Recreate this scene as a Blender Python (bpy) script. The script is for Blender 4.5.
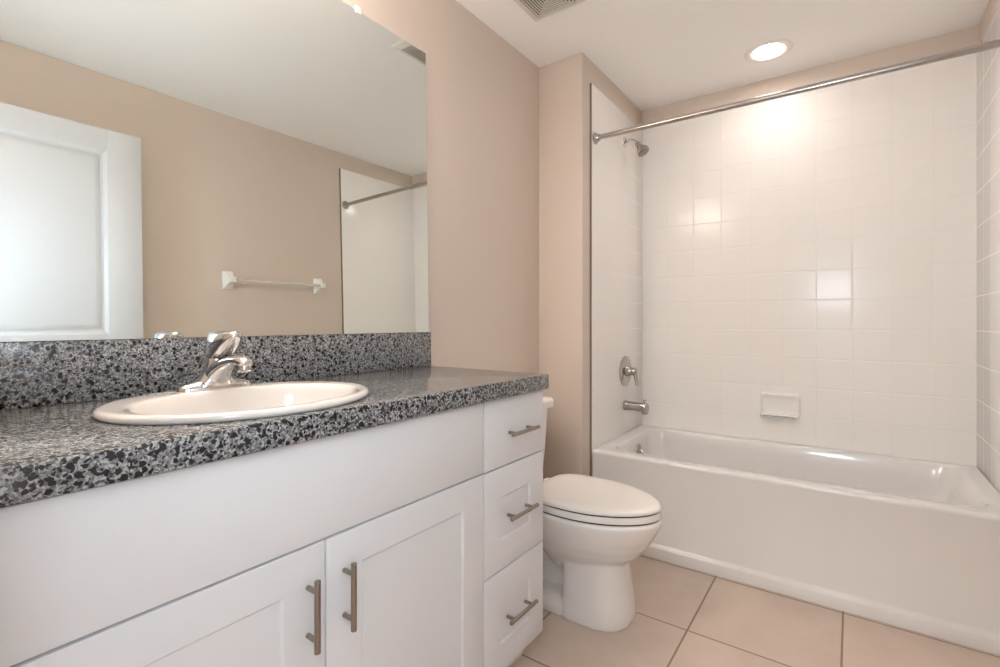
import bpy, bmesh, math, random
from mathutils import Vector, Matrix

for o in list(bpy.data.objects):
    bpy.data.objects.remove(o, do_unlink=True)
scene = bpy.context.scene
COL = scene.collection
PI = math.pi

# ------------------------------------------------------------------ camera
cam_data = bpy.data.cameras.new('camera')
cam_data.sensor_width = 36.0
cam_data.lens = 491.6 / 1000 * 36.0
cam_data.shift_y = -0.0115
cam_data.clip_start = 0.02
cam = bpy.data.objects.new('camera', cam_data)
cam.location = (0, 0, 1.105)
cam.rotation_euler = (PI / 2, 0, math.radians(35.63))
COL.objects.link(cam)
scene.camera = cam

# ------------------------------------------------------------------ light and exposure
scene.view_settings.view_transform = 'Standard'
scene.view_settings.look = 'None'
scene.view_settings.gamma = 1.0
scene.view_settings.use_curve_mapping = False
scene.view_settings.exposure = 0.46
scene.cycles.use_denoising = True
scene.cycles.max_bounces = 16
scene.cycles.diffuse_bounces = 10
scene.cycles.glossy_bounces = 8

DOWNLIGHT = (1.0, 0.90, 0.82, 27.0)          # lens of the recessed lamp over the tub
DOWN_BEAM = 0.5                              # its downward beam
SHADES = (1.0, 0.86, 0.745, 14.0)              # glass shades of the lamp over the mirror
SHADE_BEAM = 0.2                             # what each shade throws down
HALL_Y = -1.35                               # far side of the hall behind the camera
world = bpy.data.worlds.new('daylight')
world.use_nodes = True
world.node_tree.nodes['Background'].inputs['Color'].default_value = (0.90, 0.95, 1.0, 1)
world.node_tree.nodes['Background'].inputs['Strength'].default_value = 2.3
scene.world = world


def area_light(name, loc, target, size, energy, color):
    d = bpy.data.lights.new(name, 'AREA')
    d.shape = 'DISK' if isinstance(size, float) else 'RECTANGLE'
    if isinstance(size, float):
        d.size = size
    else:
        d.size, d.size_y = size
    d.energy = energy
    d.color = color
    o = bpy.data.objects.new(name, d)
    o.location = loc
    o.rotation_euler = (Vector(target) - Vector(loc)).to_track_quat('-Z', 'Y').to_euler()
    COL.objects.link(o)
    return o


# the photographer's flash facing the room, with two fill lights added
area_light('bounce_fill', (-0.16, 0.12, 0.95), (-0.16, 0.121, 2.44), 0.16, 3.2, (0.80, 0.90, 1.0))  # upward fill, added low down to brighten the ceiling
area_light('hall_fill', (-0.15, HALL_Y + 0.03, 1.35), (-0.15, 2.0, 1.35), (1.5, 1.9), 4.5, (0.66, 0.87, 1.0))  # added fill panel in front of the hall wall, no window there
area_light('flash_direct', (-0.16, 0.09, 1.42), (-0.2, 2.0, 1.45), 0.38, 4.6, (0.72, 0.88, 1.0))

# ------------------------------------------------------------------ room dimensions
XV, XL, XR = -1.337, -1.084, 0.4615      # vanity wall, alcove end wall, opposite wall
YS, YT, YB = 2.2125, 2.2983, 3.051       # stub wall face, tub apron, alcove back wall
H = 2.44
TUB_H = 0.456
TILE_TOP = 2.318
TILE = 0.1537


# ------------------------------------------------------------------ materials
def new_mat(name):
    m = bpy.data.materials.new(name)
    m.use_nodes = True
    return m, m.node_tree, m.node_tree.nodes['Principled BSDF']


def plain(name, col, rough=0.5, metal=0.0, coat=0.0, spec=0.5, trans=0.0, ior=None, noise=0.0, nscale=60.0):
    m, nt, b = new_mat(name)
    b.inputs['Base Color'].default_value = (*col, 1)
    b.inputs['Roughness'].default_value = rough
    b.inputs['Metallic'].default_value = metal
    b.inputs['Coat Weight'].default_value = coat
    b.inputs['Coat Roughness'].default_value = 0.06
    b.inputs['Specular IOR Level'].default_value = spec
    b.inputs['Transmission Weight'].default_value = trans
    if ior:
        b.inputs['IOR'].default_value = ior
    if noise:
        g = nt.nodes.new('ShaderNodeNewGeometry')
        n = nt.nodes.new('ShaderNodeTexNoise')
        n.inputs['Scale'].default_value = nscale
        n.inputs['Detail'].default_value = 4
        bp = nt.nodes.new('ShaderNodeBump')
        bp.inputs['Strength'].default_value = noise
        bp.inputs['Distance'].default_value = 0.002
        nt.links.new(g.outputs['Position'], n.inputs['Vector'])
        nt.links.new(n.outputs['Fac'], bp.inputs['Height'])
        nt.links.new(bp.outputs['Normal'], b.inputs['Normal'])
    return m


def emitter(name, col, strength):
    m, nt, b = new_mat(name)
    b.inputs['Base Color'].default_value = (0.9, 0.9, 0.9, 1)
    b.inputs['Emission Color'].default_value = (*col, 1)
    b.inputs['Emission Strength'].default_value = strength
    return m


class NG:
    def __init__(self, nt):
        self.nt = nt

    def n(self, t, **kw):
        x = self.nt.nodes.new(t)
        for k, v in kw.items():
            setattr(x, k, v)
        return x

    def math(self, op, a, b=None, c=None):
        x = self.n('ShaderNodeMath', operation=op)
        for i, v in enumerate((a, b, c)):
            if v is None:
                continue
            if isinstance(v, (int, float)):
                x.inputs[i].default_value = v
            else:
                self.nt.links.new(v, x.inputs[i])
        return x.outputs[0]

    def link(self, a, b):
        self.nt.links.new(a, b)

    def mix(self, fac, a, b):
        x = self.n('ShaderNodeMix', data_type='RGBA')
        for s, v in ((x.inputs[0], fac), (x.inputs[6], a), (x.inputs[7], b)):
            if isinstance(v, (int, float)):
                s.default_value = v
            elif isinstance(v, tuple):
                s.default_value = (*v, 1)
            else:
                self.nt.links.new(v, s)
        return x.outputs[2]


def grid_mat(name, axes, origin, size, col_a, col_b, grout, half_gap, round_w, rough, bump, blotch_scale=3.0,
             cell_var=0.0, bump_dist=0.0015):
    """Square tiles laid on a world grid: edge distance gives the joints and the pillowed edges."""
    m, nt, b = new_mat(name)
    g = NG(nt)
    pos = g.n('ShaderNodeNewGeometry').outputs['Position']
    sep = g.n('ShaderNodeSeparateXYZ')
    g.link(pos, sep.inputs[0])
    ds, cells = [], []
    for ax, o in zip(axes, origin):
        t = g.math('DIVIDE', g.math('SUBTRACT', sep.outputs[ax], o), size)
        cells.append(g.math('FLOOR', t))
        fr = g.math('SUBTRACT', t, cells[-1])
        ds.append(g.math('MULTIPLY', g.math('MINIMUM', fr, g.math('SUBTRACT', 1.0, fr)), size))
    d = g.math('MINIMUM', ds[0], ds[1])
    mr = g.n('ShaderNodeMapRange', interpolation_type='SMOOTHSTEP')
    mr.inputs['From Min'].default_value = half_gap * 0.7
    mr.inputs['From Max'].default_value = half_gap * 1.3
    g.link(d, mr.inputs['Value'])
    tile_mask = mr.outputs[0]
    hr = g.n('ShaderNodeMapRange', interpolation_type='SMOOTHSTEP')
    hr.inputs['From Min'].default_value = half_gap * 0.6
    hr.inputs['From Max'].default_value = half_gap + round_w
    g.link(d, hr.inputs['Value'])
    n1 = g.n('ShaderNodeTexNoise')
    n1.inputs['Scale'].default_value = blotch_scale
    n1.inputs['Detail'].default_value = 6
    n1.inputs['Roughness'].default_value = 0.6
    cc = g.n('ShaderNodeCombineXYZ')
    g.link(cells[0], cc.inputs[0])
    g.link(cells[1], cc.inputs[1])
    wn = g.n('ShaderNodeTexWhiteNoise')
    g.link(cc.outputs[0], wn.inputs['Vector'])
    off = g.n('ShaderNodeVectorMath', operation='MULTIPLY_ADD')
    g.link(wn.outputs['Color'], off.inputs[0])
    off.inputs[1].default_value = (7, 7, 7)
    g.link(pos, off.inputs[2])
    g.link(off.outputs[0], n1.inputs['Vector'])
    ramp = g.n('ShaderNodeMapRange')
    ramp.inputs['From Min'].default_value = 0.3
    ramp.inputs['From Max'].default_value = 0.7
    g.link(n1.outputs['Fac'], ramp.inputs['Value'])
    tcol = g.mix(ramp.outputs[0], col_a, col_b)
    g.link(g.mix(tile_mask, grout, tcol), b.inputs['Base Color'])
    rr = g.math('MULTIPLY_ADD', tile_mask, rough - 0.7, 0.7)
    g.link(rr, b.inputs['Roughness'])
    b.inputs['Specular IOR Level'].default_value = 0.3
    bp = g.n('ShaderNodeBump')
    bp.inputs['Strength'].default_value = bump
    bp.inputs['Distance'].default_value = bump_dist
    h = hr.outputs[0]
    if cell_var:
        n2 = g.n('ShaderNodeTexNoise')
        n2.inputs['Scale'].default_value = 9.0
        n2.inputs['Detail'].default_value = 1
        g.link(off.outputs[0], n2.inputs['Vector'])
        h = g.math('MULTIPLY_ADD', n2.outputs['Fac'], cell_var, h)
    g.link(h, bp.inputs['Height'])
    g.link(bp.outputs['Normal'], b.inputs['Normal'])
    return m


def granite_mat():
    m, nt, b = new_mat('speckled_stone_laminate')
    g = NG(nt)
    pos = g.n('ShaderNodeNewGeometry').outputs['Position']
    nz = g.n('ShaderNodeTexNoise')
    nz.inputs['Scale'].default_value = 150
    nz.inputs['Detail'].default_value = 3
    g.link(pos, nz.inputs['Vector'])
    warp = g.n('ShaderNodeVectorMath', operation='MULTIPLY_ADD')
    g.link(nz.outputs['Color'], warp.inputs[0])
    warp.inputs[1].default_value = (0.007, 0.007, 0.007)
    g.link(pos, warp.inputs[2])

    def cells(scale, offs):
        mp = g.n('ShaderNodeVectorMath', operation='ADD')
        mp.inputs[1].default_value = (offs, offs * 0.7, offs * 1.3)
        g.link(warp.outputs[0], mp.inputs[0])
        v = g.n('ShaderNodeTexVoronoi', feature='F1')
        v.inputs['Scale'].default_value = scale
        g.link(mp.outputs[0], v.inputs['Vector'])
        s = g.n('ShaderNodeSeparateColor')
        g.link(v.outputs['Color'], s.inputs[0])
        return s.outputs[0], v.outputs['Distance']

    a, _ = cells(330, 0.0)
    cr = g.n('ShaderNodeValToRGB')
    cr.color_ramp.interpolation = 'CONSTANT'
    el = cr.color_ramp.elements
    el[0].position, el[0].color = 0.0, (0.055, 0.057, 0.060, 1)
    el[1].position, el[1].color = 0.16, (0.120, 0.123, 0.127, 1)
    for p, c in ((0.36, (0.19, 0.193, 0.20)), (0.62, (0.27, 0.275, 0.28)), (0.84, (0.38, 0.385, 0.39))):
        e = el.new(p)
        e.color = (*c, 1)
    g.link(a, cr.inputs['Fac'])
    col = cr.outputs['Color']
    for scale, offs, frac, reach, tone in ((210, 8.1, 0.16, 0.50, (0.40, 0.405, 0.41)), (230, 5.3, 0.24, 0.55, (0.016, 0.016, 0.018)), (105, 3.7, 0.42, 0.47, (0.010, 0.010, 0.012))):
        c2, d2 = cells(scale, offs)
        chip = g.math('MULTIPLY', g.math('LESS_THAN', c2, frac), g.math('LESS_THAN', d2, reach))
        col = g.mix(chip, col, tone)
    g.link(col, b.inputs['Base Color'])
    b.inputs['Roughness'].default_value = 0.16
    b.inputs['Specular IOR Level'].default_value = 0.55
    return m


def brushed_mat(name, col, rough):
    m, nt, b = new_mat(name)
    g = NG(nt)
    pos = g.n('ShaderNodeNewGeometry').outputs['Position']
    nz = g.n('ShaderNodeTexNoise')
    nz.inputs['Scale'].default_value = 900
    g.link(pos, nz.inputs['Vector'])
    b.inputs['Base Color'].default_value = (*col, 1)
    b.inputs['Metallic'].default_value = 1.0
    g.link(g.math('MULTIPLY_ADD', nz.outputs['Fac'], 0.16, rough - 0.08), b.inputs['Roughness'])
    return m


M = {}
M['wall'] = plain('beige_wall_paint', (0.645, 0.56, 0.49), 0.62, noise=0.10, nscale=220, spec=0.3)
M['ceiling'] = plain('white_ceiling_paint', (0.91, 0.90, 0.885), 0.8, noise=0.12, nscale=160, spec=0.2)
M['trim'] = plain('white_gloss_trim_paint', (0.82, 0.82, 0.81), 0.30)
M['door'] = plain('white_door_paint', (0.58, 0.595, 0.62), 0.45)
TC = ((0.88, 0.865, 0.845), (0.89, 0.875, 0.855), (0.82, 0.80, 0.775))
M['tile_back'] = grid_mat('glazed_wall_tile', (0, 2), (XR, 0.605), TILE, *TC, 0.0009, 0.0040, 0.15, 0.40, cell_var=0.25)
M['tile_side'] = grid_mat('glazed_side_wall_tile', (1, 2), (YB, 0.605), TILE, *TC[:2], (0.85, 0.835, 0.81), 0.0008, 0.0040, 0.15, 0.14, cell_var=0.25)
M['floor'] = grid_mat('ceramic_floor_tile', (0, 1), (-0.481, 1.823), 0.4525, (0.59, 0.485, 0.41), (0.67, 0.565, 0.49),
                      (0.30, 0.225, 0.165), 0.0032, 0.004, 0.38, 0.5, blotch_scale=5.0)
M['granite'] = granite_mat()
M['cabinet'] = plain('white_satin_lacquer', (0.705, 0.725, 0.755), 0.36)
M['porcelain'] = plain('white_porcelain', (0.83, 0.815, 0.795), 0.10, coat=0.5)
M['sink'] = plain('biscuit_porcelain', (0.70, 0.675, 0.645), 0.09, coat=0.5)
M['tub'] = plain('white_tub_enamel', (0.765, 0.76, 0.755), 0.12, coat=0.4)
M['plastic'] = plain('white_seat_plastic', (0.86, 0.835, 0.805), 0.22)
M['chrome'] = plain('polished_chrome', (0.66, 0.65, 0.645), 0.07, metal=1.0)
M['steel'] = brushed_mat('satin_steel', (0.50, 0.47, 0.45), 0.22)
M['nickel'] = brushed_mat('brushed_nickel', (0.32, 0.28, 0.245), 0.30)
M['valve_metal'] = brushed_mat('worn_chrome', (0.47, 0.425, 0.40), 0.20)
M['mirror'] = plain('silvered_glass', (0.80, 0.845, 0.825), 0.0, metal=1.0)
M['dark'] = plain('dark_recess', (0.03, 0.028, 0.026), 0.7)
M['edge'] = plain('dark_edge_strip', (0.22, 0.175, 0.145), 0.5)  # thin dark strip along the tile edges
M['gap_shadow'] = plain('black_gap_shadow', (0.015, 0.014, 0.013), 0.6)  # shadow in the gaps under seat and lid, put in as black
M['clear'] = plain('clear_acrylic', (0.97, 0.93, 0.86), 0.08, trans=0.55, ior=1.49)
M['clip'] = plain('frosted_plastic', (0.85, 0.82, 0.78), 0.3)
M['ceramic'] = plain('white_ceramic', (0.86, 0.845, 0.825), 0.15)
M['grille'] = plain('ivory_vent_plastic', (0.70, 0.66, 0.61), 0.45)
M['lamp_trim'] = plain('white_lamp_trim', (0.82, 0.79, 0.75), 0.4)
M['shade'] = emitter('lit_frosted_glass', SHADES[:3], SHADES[3])
M['lens'] = emitter('lit_lamp_lens', DOWNLIGHT[:3], DOWNLIGHT[3])


# ------------------------------------------------------------------ mesh helpers
def add_box(bm, x0, x1, y0, y1, z0, z1, bevel=0.0, seg=2):
    vs = [bm.verts.new((x, y, z)) for x in (x0, x1) for y in (y0, y1) for z in (z0, z1)]
    fs = [bm.faces.new([vs[i] for i in q]) for q in
          ((0, 1, 3, 2), (4, 6, 7, 5), (0, 4, 5, 1), (2, 3, 7, 6), (0, 2, 6, 4), (1, 5, 7, 3))]
    if bevel:
        es = list({e for f in fs for e in f.edges})
        bmesh.ops.bevel(bm, geom=es, offset=bevel, segments=seg, profile=0.5, affect='EDGES')


def bridge(bm, a, b, closed=True):
    n = len(a)
    for i in range(n if closed else n - 1):
        j = (i + 1) % n
        bm.faces.new((a[i], a[j], b[j], b[i]))


def loft(bm, rings, cap0=True, cap1=True):
    rv = [[bm.verts.new(p) for p in r] for r in rings]
    for a, b in zip(rv, rv[1:]):
        bridge(bm, a, b)
    if cap0:
        bm.faces.new(list(reversed(rv[0])))
    if cap1:
        bm.faces.new(rv[-1])
    return rv


def frame_of(t):
    t = Vector(t).normalized()
    up = Vector((0, 0, 1)) if abs(t.z) < 0.95 else Vector((1, 0, 0))
    s = t.cross(up).normalized()
    return s, t.cross(s).normalized()


def add_tube(bm, pts, rad, n=20, cap=True):
    """Swept circular tube; rad a number or one per point."""
    pts = [Vector(p) for p in pts]
    rings = []
    s = u = None
    for i, p in enumerate(pts):
        t = (pts[min(i + 1, len(pts) - 1)] - pts[max(i - 1, 0)]).normalized()
        if s is None:
            s, u = frame_of(t)
        else:
            s = (s - t * s.dot(t)).normalized()
            u = t.cross(s).normalized()
        r = rad[i] if isinstance(rad, (list, tuple)) else rad
        rings.append([p + (s * math.cos(a) + u * math.sin(a)) * r for a in (2 * PI * k / n for k in range(n))])
    loft(bm, rings, cap, cap)


def add_lathe(bm, base, axis, prof, n=32):
    """prof: (distance along axis, radius) pairs."""
    base, axis = Vector(base), Vector(axis).normalized()
    s, u = frame_of(axis)
    rings = []
    for h, r in prof:
        c = base + axis * h
        rings.append([c + (s * math.cos(a) + u * math.sin(a)) * max(r, 1e-4) for a in (2 * PI * k / n for k in range(n))])
    loft(bm, rings)


def catmull(pts, per=6):
    P = [Vector(p) for p in pts]
    P = [2 * P[0] - P[1]] + P + [2 * P[-1] - P[-2]]
    out = []
    for i in range(1, len(P) - 2):
        for k in range(per):
            t = k / per
            a, b, c, d = P[i - 1], P[i], P[i + 1], P[i + 2]
            out.append(0.5 * ((2 * b) + (c - a) * t + (2 * a - 5 * b + 4 * c - d) * t * t + (3 * b - a - 3 * c + d) * t ** 3))
    out.append(P[-2])
    return out


def rrect(x0, x1, y0, y1, r, z, arc=10, side=8):
    pts = []
    cs = ((x1 - r, y1 - r, 0), (x0 + r, y1 - r, 90), (x0 + r, y0 + r, 180), (x1 - r, y0 + r, 270))
    for k, (cx, cy, a0) in enumerate(cs):
        for i in range(arc + 1):
            a = math.radians(a0 + 90 * i / arc)
            pts.append((cx + r * math.cos(a), cy + r * math.sin(a), z))
        nx, ny, na = cs[(k + 1) % 4]
        p = Vector(pts[-1])
        q = Vector((nx + r * math.cos(math.radians(na)), ny + r * math.sin(math.radians(na)), z))
        for i in range(1, side):
            pts.append(tuple(p.lerp(q, i / side)))
    return pts


def sgnpow(v, p):
    return math.copysign(abs(v) ** p, v)


def oval(cx, cy, a, b, z, n=96, ex=2.0):
    """a along Y, b along X."""
    return [(cx + b * sgnpow(math.cos(t), 2 / ex), cy + a * sgnpow(math.sin(t), 2 / ex), z)
            for t in (2 * PI * k / n for k in range(n))]


def egg(xb, xf, cy, w, z, xm=None, nb=3.2, nf=2.0, n=80):
    """Toilet outline: blunt behind (xb), round in front (xf), widest at xm."""
    xm = xb + (xf - xb) * 0.47 if xm is None else xm
    out = []
    for k in range(n):
        t = 2 * PI * k / n
        c, s = math.cos(t), math.sin(t)
        e = nf if c > 0 else nb
        L = (xf - xm) if c > 0 else (xm - xb)
        out.append((xm + L * sgnpow(c, 2 / e), cy + w * sgnpow(s, 2 / e), z))
    return out


def root_loc(p):
    while p.parent is not None:
        p = p.parent
    return Vector(p.location)


def obj(name, bm, mat, parent=None, smooth=35, origin=None):
    bmesh.ops.recalc_face_normals(bm, faces=bm.faces)
    me = bpy.data.meshes.new(name)
    if parent is not None:
        origin = root_loc(parent)
    if origin is not None:
        bmesh.ops.translate(bm, verts=bm.verts, vec=-Vector(origin))
    bm.to_mesh(me)
    bm.free()
    if smooth:
        for p in me.polygons:
            p.use_smooth = True
        me.set_sharp_from_angle(angle=math.radians(smooth))
    me.materials.append(mat)
    o = bpy.data.objects.new(name, me)
    if parent is not None:
        o.parent = parent
    elif origin is not None:
        o.location = origin
    COL.objects.link(o)
    return o


def bake(o, smooth=35):
    """Apply an object's modifiers to its mesh."""
    dg = bpy.context.evaluated_depsgraph_get()
    me = bpy.data.meshes.new_from_object(o.evaluated_get(dg))
    old = o.data
    o.modifiers.clear()
    o.data = me
    bpy.data.meshes.remove(old)
    me.name = o.name
    for p in me.polygons:
        p.use_smooth = True
    if smooth:
        me.set_sharp_from_angle(angle=math.radians(smooth))


def voxel(o, size, it):
    r = o.modifiers.new('remesh', 'REMESH')
    r.mode = 'VOXEL'
    r.voxel_size = size
    s = o.modifiers.new('smooth', 'SMOOTH')
    s.iterations = it
    s.factor = 0.5
    bake(o, None)


def tag(o, label, cat, group=None):
    o['label'] = label
    o['category'] = cat
    if group:
        o['group'] = group
    return o


def thing(name, label, cat, loc, group=None):
    o = bpy.data.objects.new(name, None)
    o.empty_display_size = 0.1
    o.location = loc
    COL.objects.link(o)
    return tag(o, label, cat, group)


def struct(name, bm, mat, label=None):
    o = obj(name, bm, mat, smooth=30)
    o['kind'] = 'structure'
    if label:
        o['label'] = label
    return o


def box(*a, **k):
    bm = bmesh.new()
    add_box(bm, *a, **k)
    return bm


# ------------------------------------------------------------------ the room
DW0, DW1 = -0.062, 0.058                   # doorway wall, the camera stands in its opening
JX0, JX1 = -0.60, 0.335                    # opening
HY = HALL_Y
struct('floor', box(-2.6, 1.6, HY - 0.1, YB + 0.12, -0.12, 0.0), M['floor'], 'beige ceramic floor tiles with brown grout')
struct('ceiling', box(-2.6, 1.6, HY - 0.1, YB + 0.12, H, H + 0.1), M['ceiling'], 'plain white ceiling')
struct('wall_left', box(XV - 0.12, XV, DW0, YB + 0.12, 0, H), M['wall'], 'beige wall behind the vanity and toilet')
struct('wall_alcove', box(XV, XL, YS, YB, 0, H, bevel=0.004), M['wall'], 'beige stub wall at the head of the tub')
struct('wall_back', box(XV, XR + 0.12, YB, YB + 0.12, 0, H), M['wall'], 'beige back wall above the tub tile')
struct('wall_right', box(XR, XR + 0.12, DW0, YB, 0, H), M['wall'], 'beige wall opposite the vanity')
bm = bmesh.new()
add_box(bm, XV - 0.12, JX0, DW0, DW1, 0, H)
add_box(bm, JX1, XR + 0.12, DW0, DW1, 0, H)
add_box(bm, JX0, JX1, DW0, DW1, 2.115, H)
struct('wall_front', bm, M['wall'], 'beige wall with the doorway')
struct('wall_hall', box(-2.6, 1.6, HY - 0.1, HY, 0, H), M['wall'], 'beige wall across the hall')

# glazed tile on three sides of the tub
TT = 0.008
struct('wall_tile_back', box(XL, XR, YB - TT, YB, TUB_H - 0.02, TILE_TOP), M['tile_back'], 'white square tile behind the tub')
struct('wall_tile_left', box(XL, XL + TT, YT + 0.002, YB - TT, TUB_H - 0.02, TILE_TOP, bevel=0.002), M['tile_side'],
       'white tile on the shower head wall')
struct('wall_tile_right', box(XR - TT, XR, YT + 0.002, YB - TT, TUB_H - 0.02, TILE_TOP, bevel=0.002), M['tile_side'],
       'white tile on the wall at the foot of the tub')
struct('trim_1', box(XL, XL + 0.009, YT - 0.004, YT + 0.0018, 0.0, TILE_TOP), M['edge'], 'dark line at the tile edge')
struct('trim_2', box(XR - 0.009, XR, YT - 0.004, YT + 0.0018, 0.0, TILE_TOP), M['edge'], 'dark line at the far tile edge')


def baseboard(name, x0, x1, y0, y1):
    return struct(name, box(x0, x1, y0, y1, 0, 0.085, bevel=0.003), M['trim'])


baseboard('baseboard_left', XV, XV + 0.013, 1.40, YS)
baseboard('baseboard_alcove', XV + 0.014, XL, YS - 0.013, YS)
baseboard('baseboard_right', XR - 0.013, XR, DW1, YT - 0.01)

# ------------------------------------------------------------------ the open door, folded back against the opposite wall
DX0, DX1 = 0.300, 0.335
DY0, DY1 = 0.072, 0.975
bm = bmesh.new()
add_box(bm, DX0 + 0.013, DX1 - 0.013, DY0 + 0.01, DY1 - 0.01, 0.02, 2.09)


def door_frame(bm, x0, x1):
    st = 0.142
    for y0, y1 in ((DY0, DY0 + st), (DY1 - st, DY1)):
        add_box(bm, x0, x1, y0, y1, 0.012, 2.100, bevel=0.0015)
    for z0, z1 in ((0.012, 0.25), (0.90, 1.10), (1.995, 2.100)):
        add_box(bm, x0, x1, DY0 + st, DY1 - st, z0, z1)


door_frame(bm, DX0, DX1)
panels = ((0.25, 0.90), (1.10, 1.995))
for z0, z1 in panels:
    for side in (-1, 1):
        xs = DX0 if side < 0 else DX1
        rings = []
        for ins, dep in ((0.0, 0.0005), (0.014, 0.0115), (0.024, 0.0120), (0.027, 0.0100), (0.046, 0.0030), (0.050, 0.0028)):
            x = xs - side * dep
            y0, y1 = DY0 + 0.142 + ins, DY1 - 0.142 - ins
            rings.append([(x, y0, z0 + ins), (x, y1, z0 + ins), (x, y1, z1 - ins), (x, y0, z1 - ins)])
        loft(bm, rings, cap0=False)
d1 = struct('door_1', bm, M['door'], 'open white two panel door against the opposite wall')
bm = bmesh.new()
for s, xs in ((-1, DX0), (1, DX1)):
    add_lathe(bm, (xs, DY1 - 0.065, 0.93), (s, 0, 0), [(0, 0.03), (0.006, 0.029), (0.009, 0.012), (0.03, 0.011), (0.036, 0.02),
                                                       (0.045, 0.026), (0.055, 0.026), (0.063, 0.018), (0.066, 0.004)])
hd = obj('door_handle', bm, M['nickel'])
hd.parent = d1

# ------------------------------------------------------------------ vanity cabinet
VY0, VY1 = 0.075, 1.3765
XF = -0.814                                 # face of doors and drawers
XB = XF - 0.020                             # face of the carcass
CT = 0.891                                  # underside of the countertop
vanity = thing('vanity_cabinet', 'white shaker vanity cabinet with two doors and three drawers under the speckled countertop', 'cabinet', ((XV + XF) / 2, 0.72, 0))
bm = bmesh.new()
add_box(bm, XV + 0.001, XB, VY0, VY1, 0.105, 0.125)             # bottom
add_box(bm, XV + 0.001, XB, VY0, VY0 + 0.018, 0.105, CT - 0.001)
add_box(bm, XV + 0.001, XB, VY1 - 0.018, VY1, 0.105, CT - 0.001)
add_box(bm, XV + 0.001, XB - 0.06, VY1 - 0.018, VY1, 0.0, 0.105)
add_box(bm, XB - 0.018, XB, VY0 + 0.018, VY1 - 0.018, 0.125, CT - 0.001)   # face frame
add_box(bm, XV + 0.001, XV + 0.01, VY0 + 0.018, VY1 - 0.018, 0.125, CT - 0.001)
obj('cabinet_body', bm, M['cabinet'], vanity)
obj('toe_kick', box(XB - 0.075, XB - 0.06, VY0, VY1 - 0.018, 0.0, 0.105), M['cabinet'], vanity)


def slab(name, y0, y1, z0, z1):
    return obj(name, box(XB + 0.001, XF, y0, y1, z0, z1, bevel=0.0022), M['cabinet'], vanity)


def shaker(name, y0, y1, z0, z1, st, rail):
    """Slab front with a recessed flat panel whose edges are softly moulded."""
    bm = bmesh.new()
    x0, x1 = XB + 0.001, XF
    rings = []

    def rect(x, ins_y0, ins_z):
        return [(x, y0 + ins_y0, z0 + ins_z), (x, y1 - ins_y0, z0 + ins_z), (x, y1 - ins_y0, z1 - ins_z), (x, y0 + ins_y0, z1 - ins_z)]
    rings = [rect(x0, 0, 0), rect(x1 - 0.0022, 0, 0), rect(x1 - 0.0006, 0.0006, 0.0006), rect(x1, 0.0022, 0.0022),
             rect(x1, st, rail), rect(x1 - 0.0012, st + 0.0012, rail + 0.0012), rect(x1 - 0.0055, st + 0.005, rail + 0.005)]
    loft(bm, rings)
    return obj(name, bm, M['cabinet'], vanity, smooth=25)


def pull(parent, c, axis, length=0.131, gap=0.030, r=0.0058, spread=0.088):
    """Bar pull: c is the centre of the bar on the front plane."""
    bm = bmesh.new()
    a = Vector(axis)
    c = Vector(c)
    b = c + Vector((gap, 0, 0))
    add_lathe(bm, b - a * length / 2, a, [(0, r * 0.85), (0.0008, r), (length - 0.0008, r), (length, r * 0.85)], 20)
    for s in (-1, 1):
        add_lathe(bm, c + a * s * spread / 2, (1, 0, 0), [(0.0002, 0.0048), (gap - 0.002, 0.0048)], 16)
    return obj('handle', bm, M['nickel'], parent, smooth=40)


slab('false_front', VY0 + 0.002, 1.0595, 0.6945, 0.886)
dl = shaker('door', VY0 + 0.002, 0.5655, 0.112, 0.6905, 0.083, 0.072)
dr = shaker('door', 0.5685, 1.0595, 0.112, 0.6905, 0.083, 0.072)
pull(dl, (XF, 0.529, 0.5725), (0, 0, 1))
pull(dr, (XF, 0.6085, 0.5725), (0, 0, 1))
w1 = slab('drawer', 1.0635, 1.3755, 0.6925, 0.886)
w2 = shaker('drawer', 1.0635, 1.3755, 0.3985, 0.6885, 0.077, 0.082)
w3 = shaker('drawer', 1.0635, 1.3755, 0.107, 0.3945, 0.077, 0.077)
for w, y, z in ((w1, 1.229, 0.783), (w2, 1.222, 0.545), (w3, 1.218, 0.252)):
    pull(w, (XF, y, z), (0, 1, 0), length=0.141, spread=0.094)

# ------------------------------------------------------------------ countertop with backsplash
CY0, CY1 = 0.062, 1.380
CX1 = -0.7945
CZ = 0.937
SC = (-1.035, 0.5375)                        # centre of the basin
top_root = thing('countertop', 'grey and black speckled countertop with a matching backsplash on the white vanity', 'countertop', ((XV + CX1) / 2, 0.72, CT))
top = obj('worktop', box(XV + 0.001, CX1, CY0, CY1, CT, CZ, bevel=0.0025), M['granite'], top_root)
bm = bmesh.new()
loft(bm, [oval(SC[0] + 0.01, SC[1], 0.232, 0.182, z) for z in (CT - 0.05, CZ + 0.05)])
cut = obj('cutter', bm, M['dark'])
bo = top.modifiers.new('hole', 'BOOLEAN')
bo.operation = 'DIFFERENCE'
bo.solver = 'EXACT'
bo.object = cut
cut.location = (0, 0, 0)
bpy.context.view_layer.update()
bake(top, 30)
bpy.data.objects.remove(cut, do_unlink=True)
obj('backsplash', box(XV + 0.001, XV + 0.0235, CY0, CY1, CZ + 0.0003, 1.0665, bevel=0.002), M['granite'], top_root)

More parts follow.
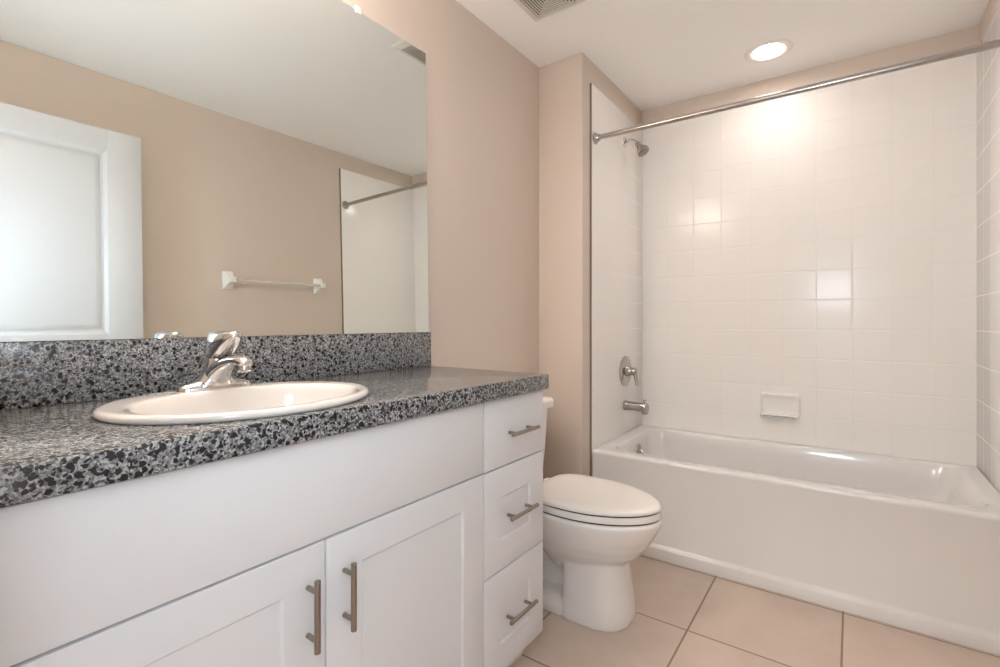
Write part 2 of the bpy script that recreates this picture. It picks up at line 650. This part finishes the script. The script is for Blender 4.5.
# ------------------------------------------------------------------ drop-in basin
sx, sy = SC
RIM = 0.0155
basin = thing('sink', 'oval biscuit coloured drop-in sink set in the speckled countertop', 'sink', (sx, sy, CZ))
bm = bmesh.new()
ix = sx + 0.028                              # the bowl sits forward of the rim, leaving a tap ledge
rings = [oval(sx, sy, 0.2560, 0.2105, CZ + 0.0005), oval(sx, sy, 0.2600, 0.2145, CZ + 0.0035), oval(sx, sy, 0.2605, 0.2150, CZ + 0.008),
         oval(sx, sy, 0.2580, 0.2125, CZ + 0.0125), oval(sx, sy, 0.2530, 0.2080, CZ + RIM - 0.0008), oval(sx, sy, 0.2465, 0.2020, CZ + RIM),
         oval(ix - 0.006, sy, 0.2290, 0.1750, CZ + RIM - 0.0015), oval(ix, sy, 0.2200, 0.1590, CZ + RIM - 0.002),
         oval(ix, sy, 0.2175, 0.1565, CZ + RIM - 0.0045), oval(ix, sy, 0.2130, 0.1515, CZ + 0.002), oval(ix, sy, 0.2070, 0.1460, CZ - 0.015),
         oval(ix, sy, 0.1950, 0.1360, CZ - 0.045), oval(ix, sy, 0.1720, 0.1200, CZ - 0.085), oval(ix - 0.003, sy, 0.1330, 0.0950, CZ - 0.115),
         oval(ix - 0.008, sy, 0.0850, 0.0650, CZ - 0.129), oval(ix - 0.012, sy, 0.0250, 0.0250, CZ - 0.134)]
loft(bm, rings, cap0=False)
obj('basin', bm, M['sink'], basin, smooth=60)
bm = bmesh.new()
add_lathe(bm, (ix - 0.012, sy, CZ - 0.1345), (0, 0, 1), [(0, 0.024), (0.003, 0.0235), (0.004, 0.019), (0.003, 0.016), (0.007, 0.014), (0.0085, 0.002)])
obj('drain', bm, M['chrome'], basin)

# ------------------------------------------------------------------ faucet
FX, FY, FZ = -1.205, 0.545, CZ + RIM - 0.002
faucet = thing('faucet', 'chrome single lever faucet standing on the back ledge of the sink', 'faucet', (FX, FY, FZ))
bm = bmesh.new()
base_rings = []
for z, a, b, ex in ((0, 0.082, 0.0275, 2.6), (0.006, 0.082, 0.0275, 2.6), (0.011, 0.078, 0.0255, 2.5), (0.016, 0.066, 0.022, 2.3), (0.020, 0.050, 0.019, 2.2), (0.024, 0.03, 0.015, 2)):
    base_rings.append(oval(FX, FY, a, b, FZ + z, 64, ex))
loft(bm, base_rings)
obj('base', bm, M['chrome'], faucet, smooth=60)
def swept(bm, pts, n=36, ex=1.0):
    """Loft along X-Z points (x, z, half width along Y, half thickness)."""
    P = catmull([(p[0], p[2], p[1]) for p in pts], 7)
    Q = catmull([(p[3], 0, 0) for p in pts], 7)
    rings = []
    for i, p in enumerate(P):
        a, b = P[max(i - 1, 0)], P[min(i + 1, len(P) - 1)]
        t = Vector((b.x - a.x, 0, b.z - a.z)).normalized()
        w, h = p.y, Q[i].x
        rings.append([(FX + p.x - t.z * h * sgnpow(math.sin(v), ex), FY + w * sgnpow(math.cos(v), ex), FZ + p.z + t.x * h * sgnpow(math.sin(v), ex)) for v in (2 * PI * k / n for k in range(n))])
    loft(bm, rings)


bm = bmesh.new()
loft(bm, [oval(FX + dx, FY, a, b, FZ + z, 48, 2.1) for z, a, b, dx in ((0.004, 0.058, 0.0265, 0), (0.012, 0.050, 0.0265, 0.001), (0.024, 0.038, 0.0265, 0.002), (0.040, 0.030, 0.0265, 0.004),
                                                                       (0.056, 0.0265, 0.0265, 0.006), (0.070, 0.0255, 0.0255, 0.007), (0.0775, 0.024, 0.024, 0.007))])
swept(bm, [(0.000, 0.018, 0.032, 0.026), (0.020, 0.042, 0.028, 0.023), (0.050, 0.058, 0.0225, 0.0175), (0.086, 0.068, 0.0180, 0.0135), (0.118, 0.070, 0.0165, 0.0125), (0.138, 0.065, 0.0150, 0.0110), (0.144, 0.062, 0.010, 0.006)])
obj('spout', bm, M['chrome'], faucet, smooth=50)
bm = bmesh.new()
add_lathe(bm, (FX + 0.127, FY, FZ + 0.067), (0.22, 0, -1), [(0, 0.0125), (0.004, 0.0150), (0.018, 0.0150), (0.021, 0.0135), (0.0215, 0.0095)], 28)
obj('aerator', bm, M['steel'], faucet)
bm = bmesh.new()
loft(bm, [oval(FX + cx, FY, a, b, FZ + z, 48, 2.3) for z, cx, b, a in ((0.0715, 0.014, 0.028, 0.0225), (0.0735, 0.016, 0.031, 0.0250), (0.084, 0.024, 0.040, 0.0270), (0.1010, 0.034, 0.050, 0.0275),
          (0.1150, 0.041, 0.056, 0.0265), (0.1265, 0.044, 0.0575, 0.0240), (0.1315, 0.045, 0.0540, 0.0195), (0.1340, 0.045, 0.0430, 0.0120), (0.1345, 0.045, 0.0250, 0.0050))])
obj('lever', bm, M['chrome'], faucet, smooth=50)
bm = bmesh.new()
add_tube(bm, [(FX - 0.033, FY, FZ + 0.002), (FX - 0.040, FY, FZ + 0.055)], 0.0025, 12)
add_lathe(bm, (FX - 0.040, FY, FZ + 0.053), (0, 0, 1), [(0, 0.003), (0.003, 0.006), (0.008, 0.006), (0.011, 0.002)], 16)
obj('lift_rod', bm, M['chrome'], faucet)

# ------------------------------------------------------------------ mirror
MY0, MY1, MZ0, MZ1 = 0.066, 1.367, 1.0672, 2.136
mirror = thing('mirror', 'large frameless mirror on the beige wall above the backsplash', 'mirror', (XV, 0.72, MZ0))
LEAN = 0.0178                                # it stands on the backsplash and leans back against the wall
bm = bmesh.new()
g0, g1 = XV + 0.0006, XV + 0.0056
vs = [bm.verts.new(p) for p in ((g0 + LEAN, MY0, MZ0), (g1 + LEAN, MY0, MZ0), (g1 + LEAN, MY1, MZ0), (g0 + LEAN, MY1, MZ0),
                                (g0, MY0, MZ1), (g1, MY0, MZ1), (g1, MY1, MZ1), (g0, MY1, MZ1))]
for q in ((0, 1, 2, 3), (4, 7, 6, 5), (0, 4, 5, 1), (1, 5, 6, 2), (2, 6, 7, 3), (3, 7, 4, 0)):
    bm.faces.new([vs[i] for i in q])
obj('mirror_glass', bm, M['mirror'], mirror, smooth=0)
for y in (0.40, 1.050):
    bm = box(XV + 0.0008, XV + 0.0105, y - 0.010, y + 0.010, MZ1 + 0.0005, MZ1 + 0.013, bevel=0.002)
    add_box(bm, XV + 0.0058, XV + 0.0105, y - 0.010, y + 0.010, MZ1 - 0.010, MZ1 + 0.004, bevel=0.0015)
    obj('clip', bm, M['clip'], mirror)

# ------------------------------------------------------------------ lamp above the mirror
vl = thing('vanity_light', 'chrome bar lamp with three lit frosted glass shades on the wall above the mirror', 'lamp', (XV, 0.50, 2.27))
obj('back_plate', box(XV + 0.0005, XV + 0.025, 0.16, 0.84, 2.305, 2.375, bevel=0.006), M['chrome'], vl)
for y in (0.25, 0.50, 0.75):
    bm = bmesh.new()
    add_tube(bm, catmull([(XV + 0.02, y, 2.340), (XV + 0.075, y, 2.352), (XV + 0.105, y, 2.340), (XV + 0.11, y, 2.318)], 5), 0.009, 14)
    add_lathe(bm, (XV + 0.11, y, 2.322), (0, 0, -1), [(0, 0.016), (0.012, 0.03), (0.022, 0.032)], 24)
    so = obj('socket', bm, M['chrome'], vl)
    bm = bmesh.new()
    prof = [(2.304, 0.030), (2.294, 0.062), (2.264, 0.082), (2.228, 0.091), (2.192, 0.097), (2.192, 0.094), (2.228, 0.088), (2.262, 0.079), (2.291, 0.059), (2.300, 0.028)]
    loft(bm, [[(XV + 0.11 + r * math.cos(a), y + r * math.sin(a), z) for a in (2 * PI * k / 32 for k in range(32))] for z, r in prof], False, True)
    obj('glass_shade', bm, M['shade'], so)
    area_light('shade_beam', (XV + 0.11, y, 2.245), (XV + 0.11, y, 0), 0.09, SHADE_BEAM, SHADES[:3])

# ------------------------------------------------------------------ toilet
TY = 1.757
toilet = thing('toilet', 'white porcelain toilet with closed lid between the vanity and the tub', 'toilet', (-0.95, TY, 0))
bm = bmesh.new()
# bowl
loft(bm, [egg(xb, xf, TY, w, z, xm) for z, xb, xf, w, xm in (
    (0.150, -0.98, -0.760, 0.070, -0.86), (0.185, -1.00, -0.715, 0.095, -0.86), (0.215, -1.02, -0.675, 0.118, -0.85),
    (0.250, -1.05, -0.632, 0.143, -0.84), (0.290, -1.07, -0.600, 0.163, -0.83), (0.328, -1.09, -0.577, 0.177, -0.82),
    (0.362, -1.10, -0.560, 0.187, -0.82), (0.384, -1.10, -0.553, 0.190, -0.82), (0.393, -1.10, -0.555, 0.188, -0.82), (0.396, -1.10, -0.562, 0.181, -0.82))])
# front column of the pedestal
loft(bm, [egg(xb, xf, TY, w, z, None, 7.0, 2.4) for z, xb, xf, w in (
    (0.0, -0.900, -0.655, 0.132), (0.03, -0.900, -0.657, 0.130), (0.08, -0.900, -0.664, 0.124), (0.14, -0.900, -0.674, 0.117), (0.20, -0.900, -0.683, 0.113), (0.26, -0.900, -0.690, 0.112))])
# deck under the tank, trapway and foot
loft(bm, [egg(-1.315, -0.98, TY, w, z, -1.14, 4, 4) for z, w in ((0.275, 0.085), (0.31, 0.108), (0.350, 0.116), (0.386, 0.118), (0.392, 0.112))])
loft(bm, [egg(-1.26, -0.86, TY, w, z, None, 3, 3) for z, w in ((0.0, 0.040), (0.10, 0.030), (0.20, 0.032), (0.29, 0.06))])
loft(bm, [egg(-1.27, -0.80, TY, w, z, -1.0, 3, 4) for z, w in ((0.0, 0.128), (0.03, 0.126), (0.055, 0.117), (0.065, 0.10))])
bowl = obj('bowl', bm, M['porcelain'], toilet)
voxel(bowl, 0.005, 6)


def plate(rings_spec, name, mat, parent, xb=-1.045, nb=3.0):
    bm = bmesh.new()
    loft(bm, [egg(xb + ins, -0.556 - ins, TY, 0.187 - ins, z, -0.835, nb, 1.82) for z, ins in rings_spec])
    return obj(name, bm, mat, parent, smooth=50)


plate(((0.3955, 0.0060), (0.4020, 0.0060)), 'gap_shadow', M['gap_shadow'], toilet)  # black plate for the shadow line below the seat
plate(((0.4015, 0.002), (0.4025, 0.0005), (0.413, 0.0), (0.4235, 0.0005), (0.4245, 0.002)), 'seat', M['plastic'], toilet)
plate(((0.4240, 0.0055), (0.4310, 0.0055)), 'gap_shadow', M['gap_shadow'], toilet)  # black plate for the shadow line below the lid
lid = plate(((0.4300, 0.002), (0.4310, 0.0005), (0.436, 0.0), (0.4405, 0.0015), (0.4445, 0.0055), (0.447, 0.014), (0.4490, 0.045), (0.4500, 0.10)), 'lid', M['plastic'], toilet, nb=4.2)
for s in (-1, 1):
    obj('hinge', box(-1.075, -1.035, TY + s * 0.075 - 0.02, TY + s * 0.075 + 0.02, 0.394, 0.434, bevel=0.006), M['plastic'], toilet)
bm = bmesh.new()
tr = []
for z, xf, hw in ((0.394, -1.165, 0.205), (0.41, -1.155, 0.215), (0.50, -1.150, 0.225), (0.60, -1.147, 0.235), (0.708, -1.144, 0.243)):
    tr.append(rrect(-1.322, xf, TY - hw, TY + hw, 0.035, z))
loft(bm, tr)
obj('tank', bm, M['porcelain'], toilet, smooth=50)
bm = bmesh.new()
loft(bm, [rrect(-1.328 + i, -1.130 - i, TY - 0.262 + i, TY + 0.262 - i, 0.018, z) for z, i in ((0.7085, 0.006), (0.711, 0.001), (0.738, 0.0), (0.750, 0.003), (0.757, 0.010), (0.760, 0.03))])
obj('tank_lid', bm, M['porcelain'], toilet, smooth=50)
bm = bmesh.new()
add_lathe(bm, (-1.146, TY - 0.165, 0.655), (1, 0, 0), [(0, 0.014), (0.006, 0.014), (0.009, 0.008), (0.018, 0.008)], 20)
add_tube(bm, [(-1.131, TY - 0.165, 0.655), (-1.128, TY - 0.12, 0.652), (-1.127, TY - 0.085, 0.646)], [0.006, 0.005, 0.0065], 14)
obj('flush_lever', bm, M['chrome'], toilet)
for s in (-1, 1):
    bm = bmesh.new()
    add_lathe(bm, (-1.04, TY + s * 0.108, 0.055), (0, 0, 1), [(0, 0.015), (0.012, 0.014), (0.02, 0.008), (0.022, 0.002)], 18)
    obj('bolt_cap', bm, M['porcelain'], toilet)

# ------------------------------------------------------------------ bathtub
tub = thing('bathtub', 'white built-in bathtub with a plain apron in the tiled alcove', 'bathtub', ((XL + XR) / 2, (YT + YB) / 2, 0))
bm = bmesh.new()
tx0, tx1, ty1 = XL + 0.0095, XR - 0.0095, YB - 0.0095
def outer(y0, z, r=0.002):
    return rrect(tx0, tx1, y0, ty1, r, z)
rings = [outer(YT - 0.010, 0.001), outer(YT - 0.010, 0.046), outer(YT - 0.007, 0.052), outer(YT + 0.004, 0.058), outer(YT + 0.008, 0.066), outer(YT + 0.005, 0.425),
         outer(YT + 0.001, 0.438), outer(YT + 0.0005, 0.445), outer(YT + 0.003, 0.451), outer(YT + 0.008, 0.4548), outer(YT + 0.015, TUB_H)]
ins = lambda l, r, f, b, rad, z: rrect(tx0 + l, tx1 - r, YT + f, ty1 - b, rad, z)
rings += [ins(0.062, 0.045, 0.070, 0.040, 0.10, TUB_H + 0.001), ins(0.070, 0.053, 0.078, 0.047, 0.093, TUB_H - 0.002), ins(0.076, 0.062, 0.083, 0.052, 0.088, TUB_H - 0.010),
          ins(0.082, 0.085, 0.088, 0.058, 0.086, 0.38), ins(0.092, 0.14, 0.098, 0.070, 0.095, 0.27), ins(0.104, 0.21, 0.112, 0.082, 0.105, 0.16),
          ins(0.125, 0.26, 0.135, 0.105, 0.11, 0.105), ins(0.165, 0.31, 0.175, 0.145, 0.11, 0.082), ins(0.26, 0.42, 0.26, 0.24, 0.08, 0.074)]
loft(bm, rings)
obj('tub_shell', bm, M['tub'], tub, smooth=40)
bm = bmesh.new()
ox = tx0 + 0.0835
add_lathe(bm, (ox, 2.735, 0.375), (1, 0, -0.08), [(0, 0.037), (0.005, 0.036), (0.009, 0.028), (0.010, 0.012), (0.010, 0.002)], 32)
ov = obj('overflow_plate', bm, M['steel'], tub)
bm = bmesh.new()
add_tube(bm, [(ox + 0.009, 2.735, 0.381), (ox + 0.022, 2.735, 0.372), (ox + 0.030, 2.735, 0.352)], [0.006, 0.006, 0.0075], 14)
obj('trip_lever', bm, M['chrome'], ov)
bm = bmesh.new()
add_lathe(bm, (tx0 + 0.33, 2.70, 0.0745), (0, 0, 1), [(0, 0.036), (0.003, 0.035), (0.004, 0.024), (0.002, 0.002)], 28)
obj('drain', bm, M['chrome'], tub)

# ------------------------------------------------------------------ fittings on the tiled walls
WX = XL + TT + 0.0005
sh = thing('shower', 'chrome shower head on a bent arm high on the tiled end wall', 'shower head', (WX, 2.745, 2.13))
bm = bmesh.new()
add_lathe(bm, (WX, 2.745, 2.150), (1, 0, 0), [(0, 0.030), (0.003, 0.029), (0.008, 0.020), (0.010, 0.012)], 28)
obj('flange', bm, M['chrome'], sh)
arm = catmull([(WX + 0.006, 2.745, 2.150), (WX + 0.030, 2.745, 2.155), (WX + 0.055, 2.745, 2.146), (WX + 0.074, 2.745, 2.126)], 6)
bm = bmesh.new()
add_tube(bm, arm, 0.0095, 18)
obj('arm', bm, M['chrome'], sh)
dv = Vector((0.56, -0.05, -0.82))
bm = bmesh.new()
add_lathe(bm, Vector(arm[-1]) - dv * 0.004, dv, [(0, 0.012), (0.005, 0.015), (0.012, 0.016), (0.018, 0.013), (0.024, 0.015), (0.040, 0.024), (0.058, 0.035), (0.066, 0.0365), (0.074, 0.0355), (0.076, 0.033), (0.0745, 0.028), (0.0745, 0.002)], 36)
hdm = obj('shower_head', bm, M['valve_metal'], sh)
bm = bmesh.new()
add_lathe(bm, Vector(arm[-1]) + dv * 0.0705, dv, [(0, 0.0275), (0.0022, 0.0275), (0.0028, 0.024), (0.0028, 0.001)], 30)
obj('spray_face', bm, M['nickel'], hdm)

vv = thing('shower_valve', 'round chrome shower valve with lever above the tub spout', 'valve', (WX, 2.75, 0.82))
bm = bmesh.new()
add_lathe(bm, (WX, 2.75, 0.820), (1, 0, 0), [(0, 0.088), (0.003, 0.0875), (0.008, 0.080), (0.012, 0.055), (0.014, 0.034), (0.022, 0.030), (0.030, 0.024), (0.046, 0.022), (0.048, 0.02)], 48)
obj('escutcheon', bm, M['valve_metal'], vv)
bm = bmesh.new()
add_lathe(bm, (WX + 0.044, 2.75, 0.820), (1, 0, 0), [(0, 0.019), (0.003, 0.0225), (0.018, 0.0215), (0.025, 0.016), (0.028, 0.004)], 28)
add_tube(bm, catmull([(WX + 0.056, 2.75, 0.812), (WX + 0.066, 2.747, 0.790), (WX + 0.070, 2.745, 0.765), (WX + 0.073, 2.743, 0.738)], 5), [0.012 - 0.0035 * i / 15 for i in range(16)], 16)
obj('handle', bm, M['valve_metal'], vv)

sp = thing('tub_spout', 'short satin chrome tub spout on the tiled end wall', 'spout', (WX, 2.745, 0.61))
bm = bmesh.new()
SPY = 2.745
secs = []
for x, zc, h, w in ((0, 0.622, 0.029, 0.029), (0.004, 0.622, 0.030, 0.030), (0.014, 0.622, 0.027, 0.027), (0.05, 0.622, 0.0255, 0.026), (0.09, 0.6205, 0.0265, 0.0265), (0.118, 0.617, 0.030, 0.027), (0.130, 0.615, 0.029, 0.026), (0.136, 0.614, 0.023, 0.021)):
    secs.append([(WX + x, SPY + w * sgnpow(math.cos(a), 0.8), zc + h * sgnpow(math.sin(a), 0.8)) for a in (2 * PI * j / 32 for j in range(32))])
loft(bm, secs)
add_lathe(bm, (WX + 0.116, SPY, 0.592), (0, 0, -1), [(0, 0.018), (0.010, 0.0175), (0.012, 0.014)], 20)
spb = obj('spout_body', bm, M['steel'], sp, smooth=45)
bm = bmesh.new()
add_lathe(bm, (WX + 0.118, SPY, 0.644), (0, 0, 1), [(0, 0.004), (0.012, 0.004), (0.013, 0.009), (0.019, 0.009), (0.021, 0.003)], 18)
obj('diverter_knob', bm, M['steel'], sp)

# soap dish
sd = bmesh.new()
DX, DZ = -0.317, 0.652
yb = YB - TT - 0.0003
def dish_ring(d, hw, z0, z1, r):
    return [(DX + (p[0]), yb - d, DZ + p[1]) for p in [(q[0], q[1]) for q in rrect(-hw, hw, z0, z1, r, 0, 6, 4)]]
loft(sd, [dish_ring(0.0, 0.092, -0.064, 0.070, 0.014), dish_ring(0.012, 0.092, -0.064, 0.070, 0.014), dish_ring(0.018, 0.089, -0.061, 0.067, 0.014), dish_ring(0.021, 0.083, -0.055, 0.061, 0.014),
          dish_ring(0.021, 0.080, -0.050, 0.056, 0.014), dish_ring(0.018, 0.074, -0.044, 0.050, 0.016), dish_ring(0.0145, 0.062, -0.036, 0.040, 0.018), dish_ring(0.013, 0.045, -0.024, 0.028, 0.014)])
tray = []
for d, hw, z0, z1 in ((0.004, 0.090, -0.063, -0.040), (0.040, 0.090, -0.062, -0.040), (0.052, 0.085, -0.060, -0.041), (0.058, 0.075, -0.056, -0.044)):
    tray.append(dish_ring(d, hw, z0, z1, 0.008))
loft(sd, tray)
o = obj('soap_dish', sd, M['ceramic'], None, smooth=40, origin=(DX, yb, DZ - 0.06))
tag(o, 'white ceramic soap dish on the tiled back wall above the tub', 'soap dish')

# curtain rod
RY, RZ = 2.338, 2.0486
rod = thing('shower_curtain_rod', 'straight satin steel shower rod across the tub alcove', 'shower rod', ((XL + XR) / 2, RY, RZ))
bm = bmesh.new()
add_tube(bm, [(XL + TT + 0.004, RY, RZ), (XR - TT - 0.004, RY, RZ)], 0.0128, 24)
obj('rod', bm, M['steel'], rod)
for x, s in ((WX, 1), (XR - TT - 0.0005, -1)):
    bm = bmesh.new()
    add_lathe(bm, (x, RY, RZ), (s, 0, 0), [(0, 0.030), (0.005, 0.0295), (0.009, 0.022), (0.022, 0.0185), (0.026, 0.016)], 28)
    obj('flange', bm, M['steel'], rod)

# towel bar on the opposite wall, seen in the mirror
tb = thing('towel_bar', 'clear towel bar on two white ceramic posts on the beige wall in the mirror', 'towel bar', (XR, 1.79, 1.418))
BZ = 1.418
for y in (1.470, 2.090):
    bm = bmesh.new()
    prs = []
    for d, h, v in ((0, 0.032, 0.055), (0.008, 0.032, 0.055), (0.011, 0.030, 0.052), (0.028, 0.022, 0.034), (0.042, 0.0185, 0.022), (0.060, 0.018, 0.018), (0.072, 0.018, 0.018), (0.076, 0.014, 0.014)):
        prs.append([(XR - 0.0005 - d, y + p[0], BZ + p[1]) for p in rrect(-h, h, -v, v, min(h, v) * 0.15, 0, 4, 2)])
    loft(bm, prs)
    obj('post', bm, M['ceramic'], tb, smooth=30)
bm = bmesh.new()
add_tube(bm, [(XR - 0.060, 1.487, BZ), (XR - 0.060, 2.073, BZ)], 0.0100, 20)
obj('bar', bm, M['clear'], tb)

# ------------------------------------------------------------------ on the ceiling
lx, ly = -0.337, 2.742
rl = thing('recessed_light', 'lit round recessed downlight in the ceiling over the tub', 'ceiling light', (lx, ly, H))
bm = bmesh.new()
prof = [(0.070, 0.0008), (0.078, 0.0045), (0.090, 0.0055), (0.104, 0.0035), (0.108, 0.0008)]
rr_ = [[(lx + r * math.cos(a), ly + r * math.sin(a), H - d) for a in (2 * PI * k / 56 for k in range(56))] for r, d in prof]
loft(bm, rr_, False, False)
obj('trim_ring', bm, M['lamp_trim'], rl)
bm = bmesh.new()
loft(bm, [[(lx + r * math.cos(a), ly + r * math.sin(a), H - d) for a in (2 * PI * k / 48 for k in range(48))] for r, d in ((0.0705, 0.0012), (0.0705, 0.0022), (0.06, 0.0034), (0.03, 0.0042), (0.004, 0.0044))])
obj('lens', bm, M['lens'], rl)
beam = area_light('downlight_beam', (lx, ly, H - 0.006), (lx, ly, 0), 0.14, DOWN_BEAM, DOWNLIGHT[:3])
beam.data.spread = math.radians(130)

vx0, vx1, vy0, vy1 = -1.107, -0.922, 1.640, 1.828
vent = thing('exhaust_fan_grille', 'square ivory exhaust fan grille of nested slats on the ceiling', 'vent', ((vx0 + vx1) / 2, (vy0 + vy1) / 2, H))
def sq_ring(bm, i, w, z0, z1):
    """Square ring, i in from the grille edge, w wide."""
    a = (vx0 + i, vx1 - i, vy0 + i, vy1 - i)
    def r(k, z):
        return [(a[0] + k, a[2] + k, z), (a[1] - k, a[2] + k, z), (a[1] - k, a[3] - k, z), (a[0] + k, a[3] - k, z)]
    rv = [[bm.verts.new(p) for p in q] for q in (r(0, z1), r(0, z0), r(w, z0), r(w, z1))]
    for k in range(4):
        bridge(bm, rv[k], rv[(k + 1) % 4])
bm = bmesh.new()
a = [[(vx0 - e, vy0 - e, H - d), (vx1 + e, vy0 - e, H - d), (vx1 + e, vy1 + e, H - d), (vx0 - e, vy1 + e, H - d)] for e, d in ((0.034, 0.0005), (0.032, 0.006), (0.004, 0.019), (0.0, 0.019), (0.0, 0.004))]
loft(bm, a, False, False)
obj('frame', bm, M['grille'], vent, smooth=20)
obj('grille_back', box(vx0, vx1, vy0, vy1, H - 0.0110, H - 0.0008), M['dark'], vent)
bm = bmesh.new()
k = 0.0065
while k < 0.085:
    sq_ring(bm, k, 0.0042, H - 0.0185, H - 0.0145)
    k += 0.0112
obj('slats', bm, M['grille'], vent, smooth=0)
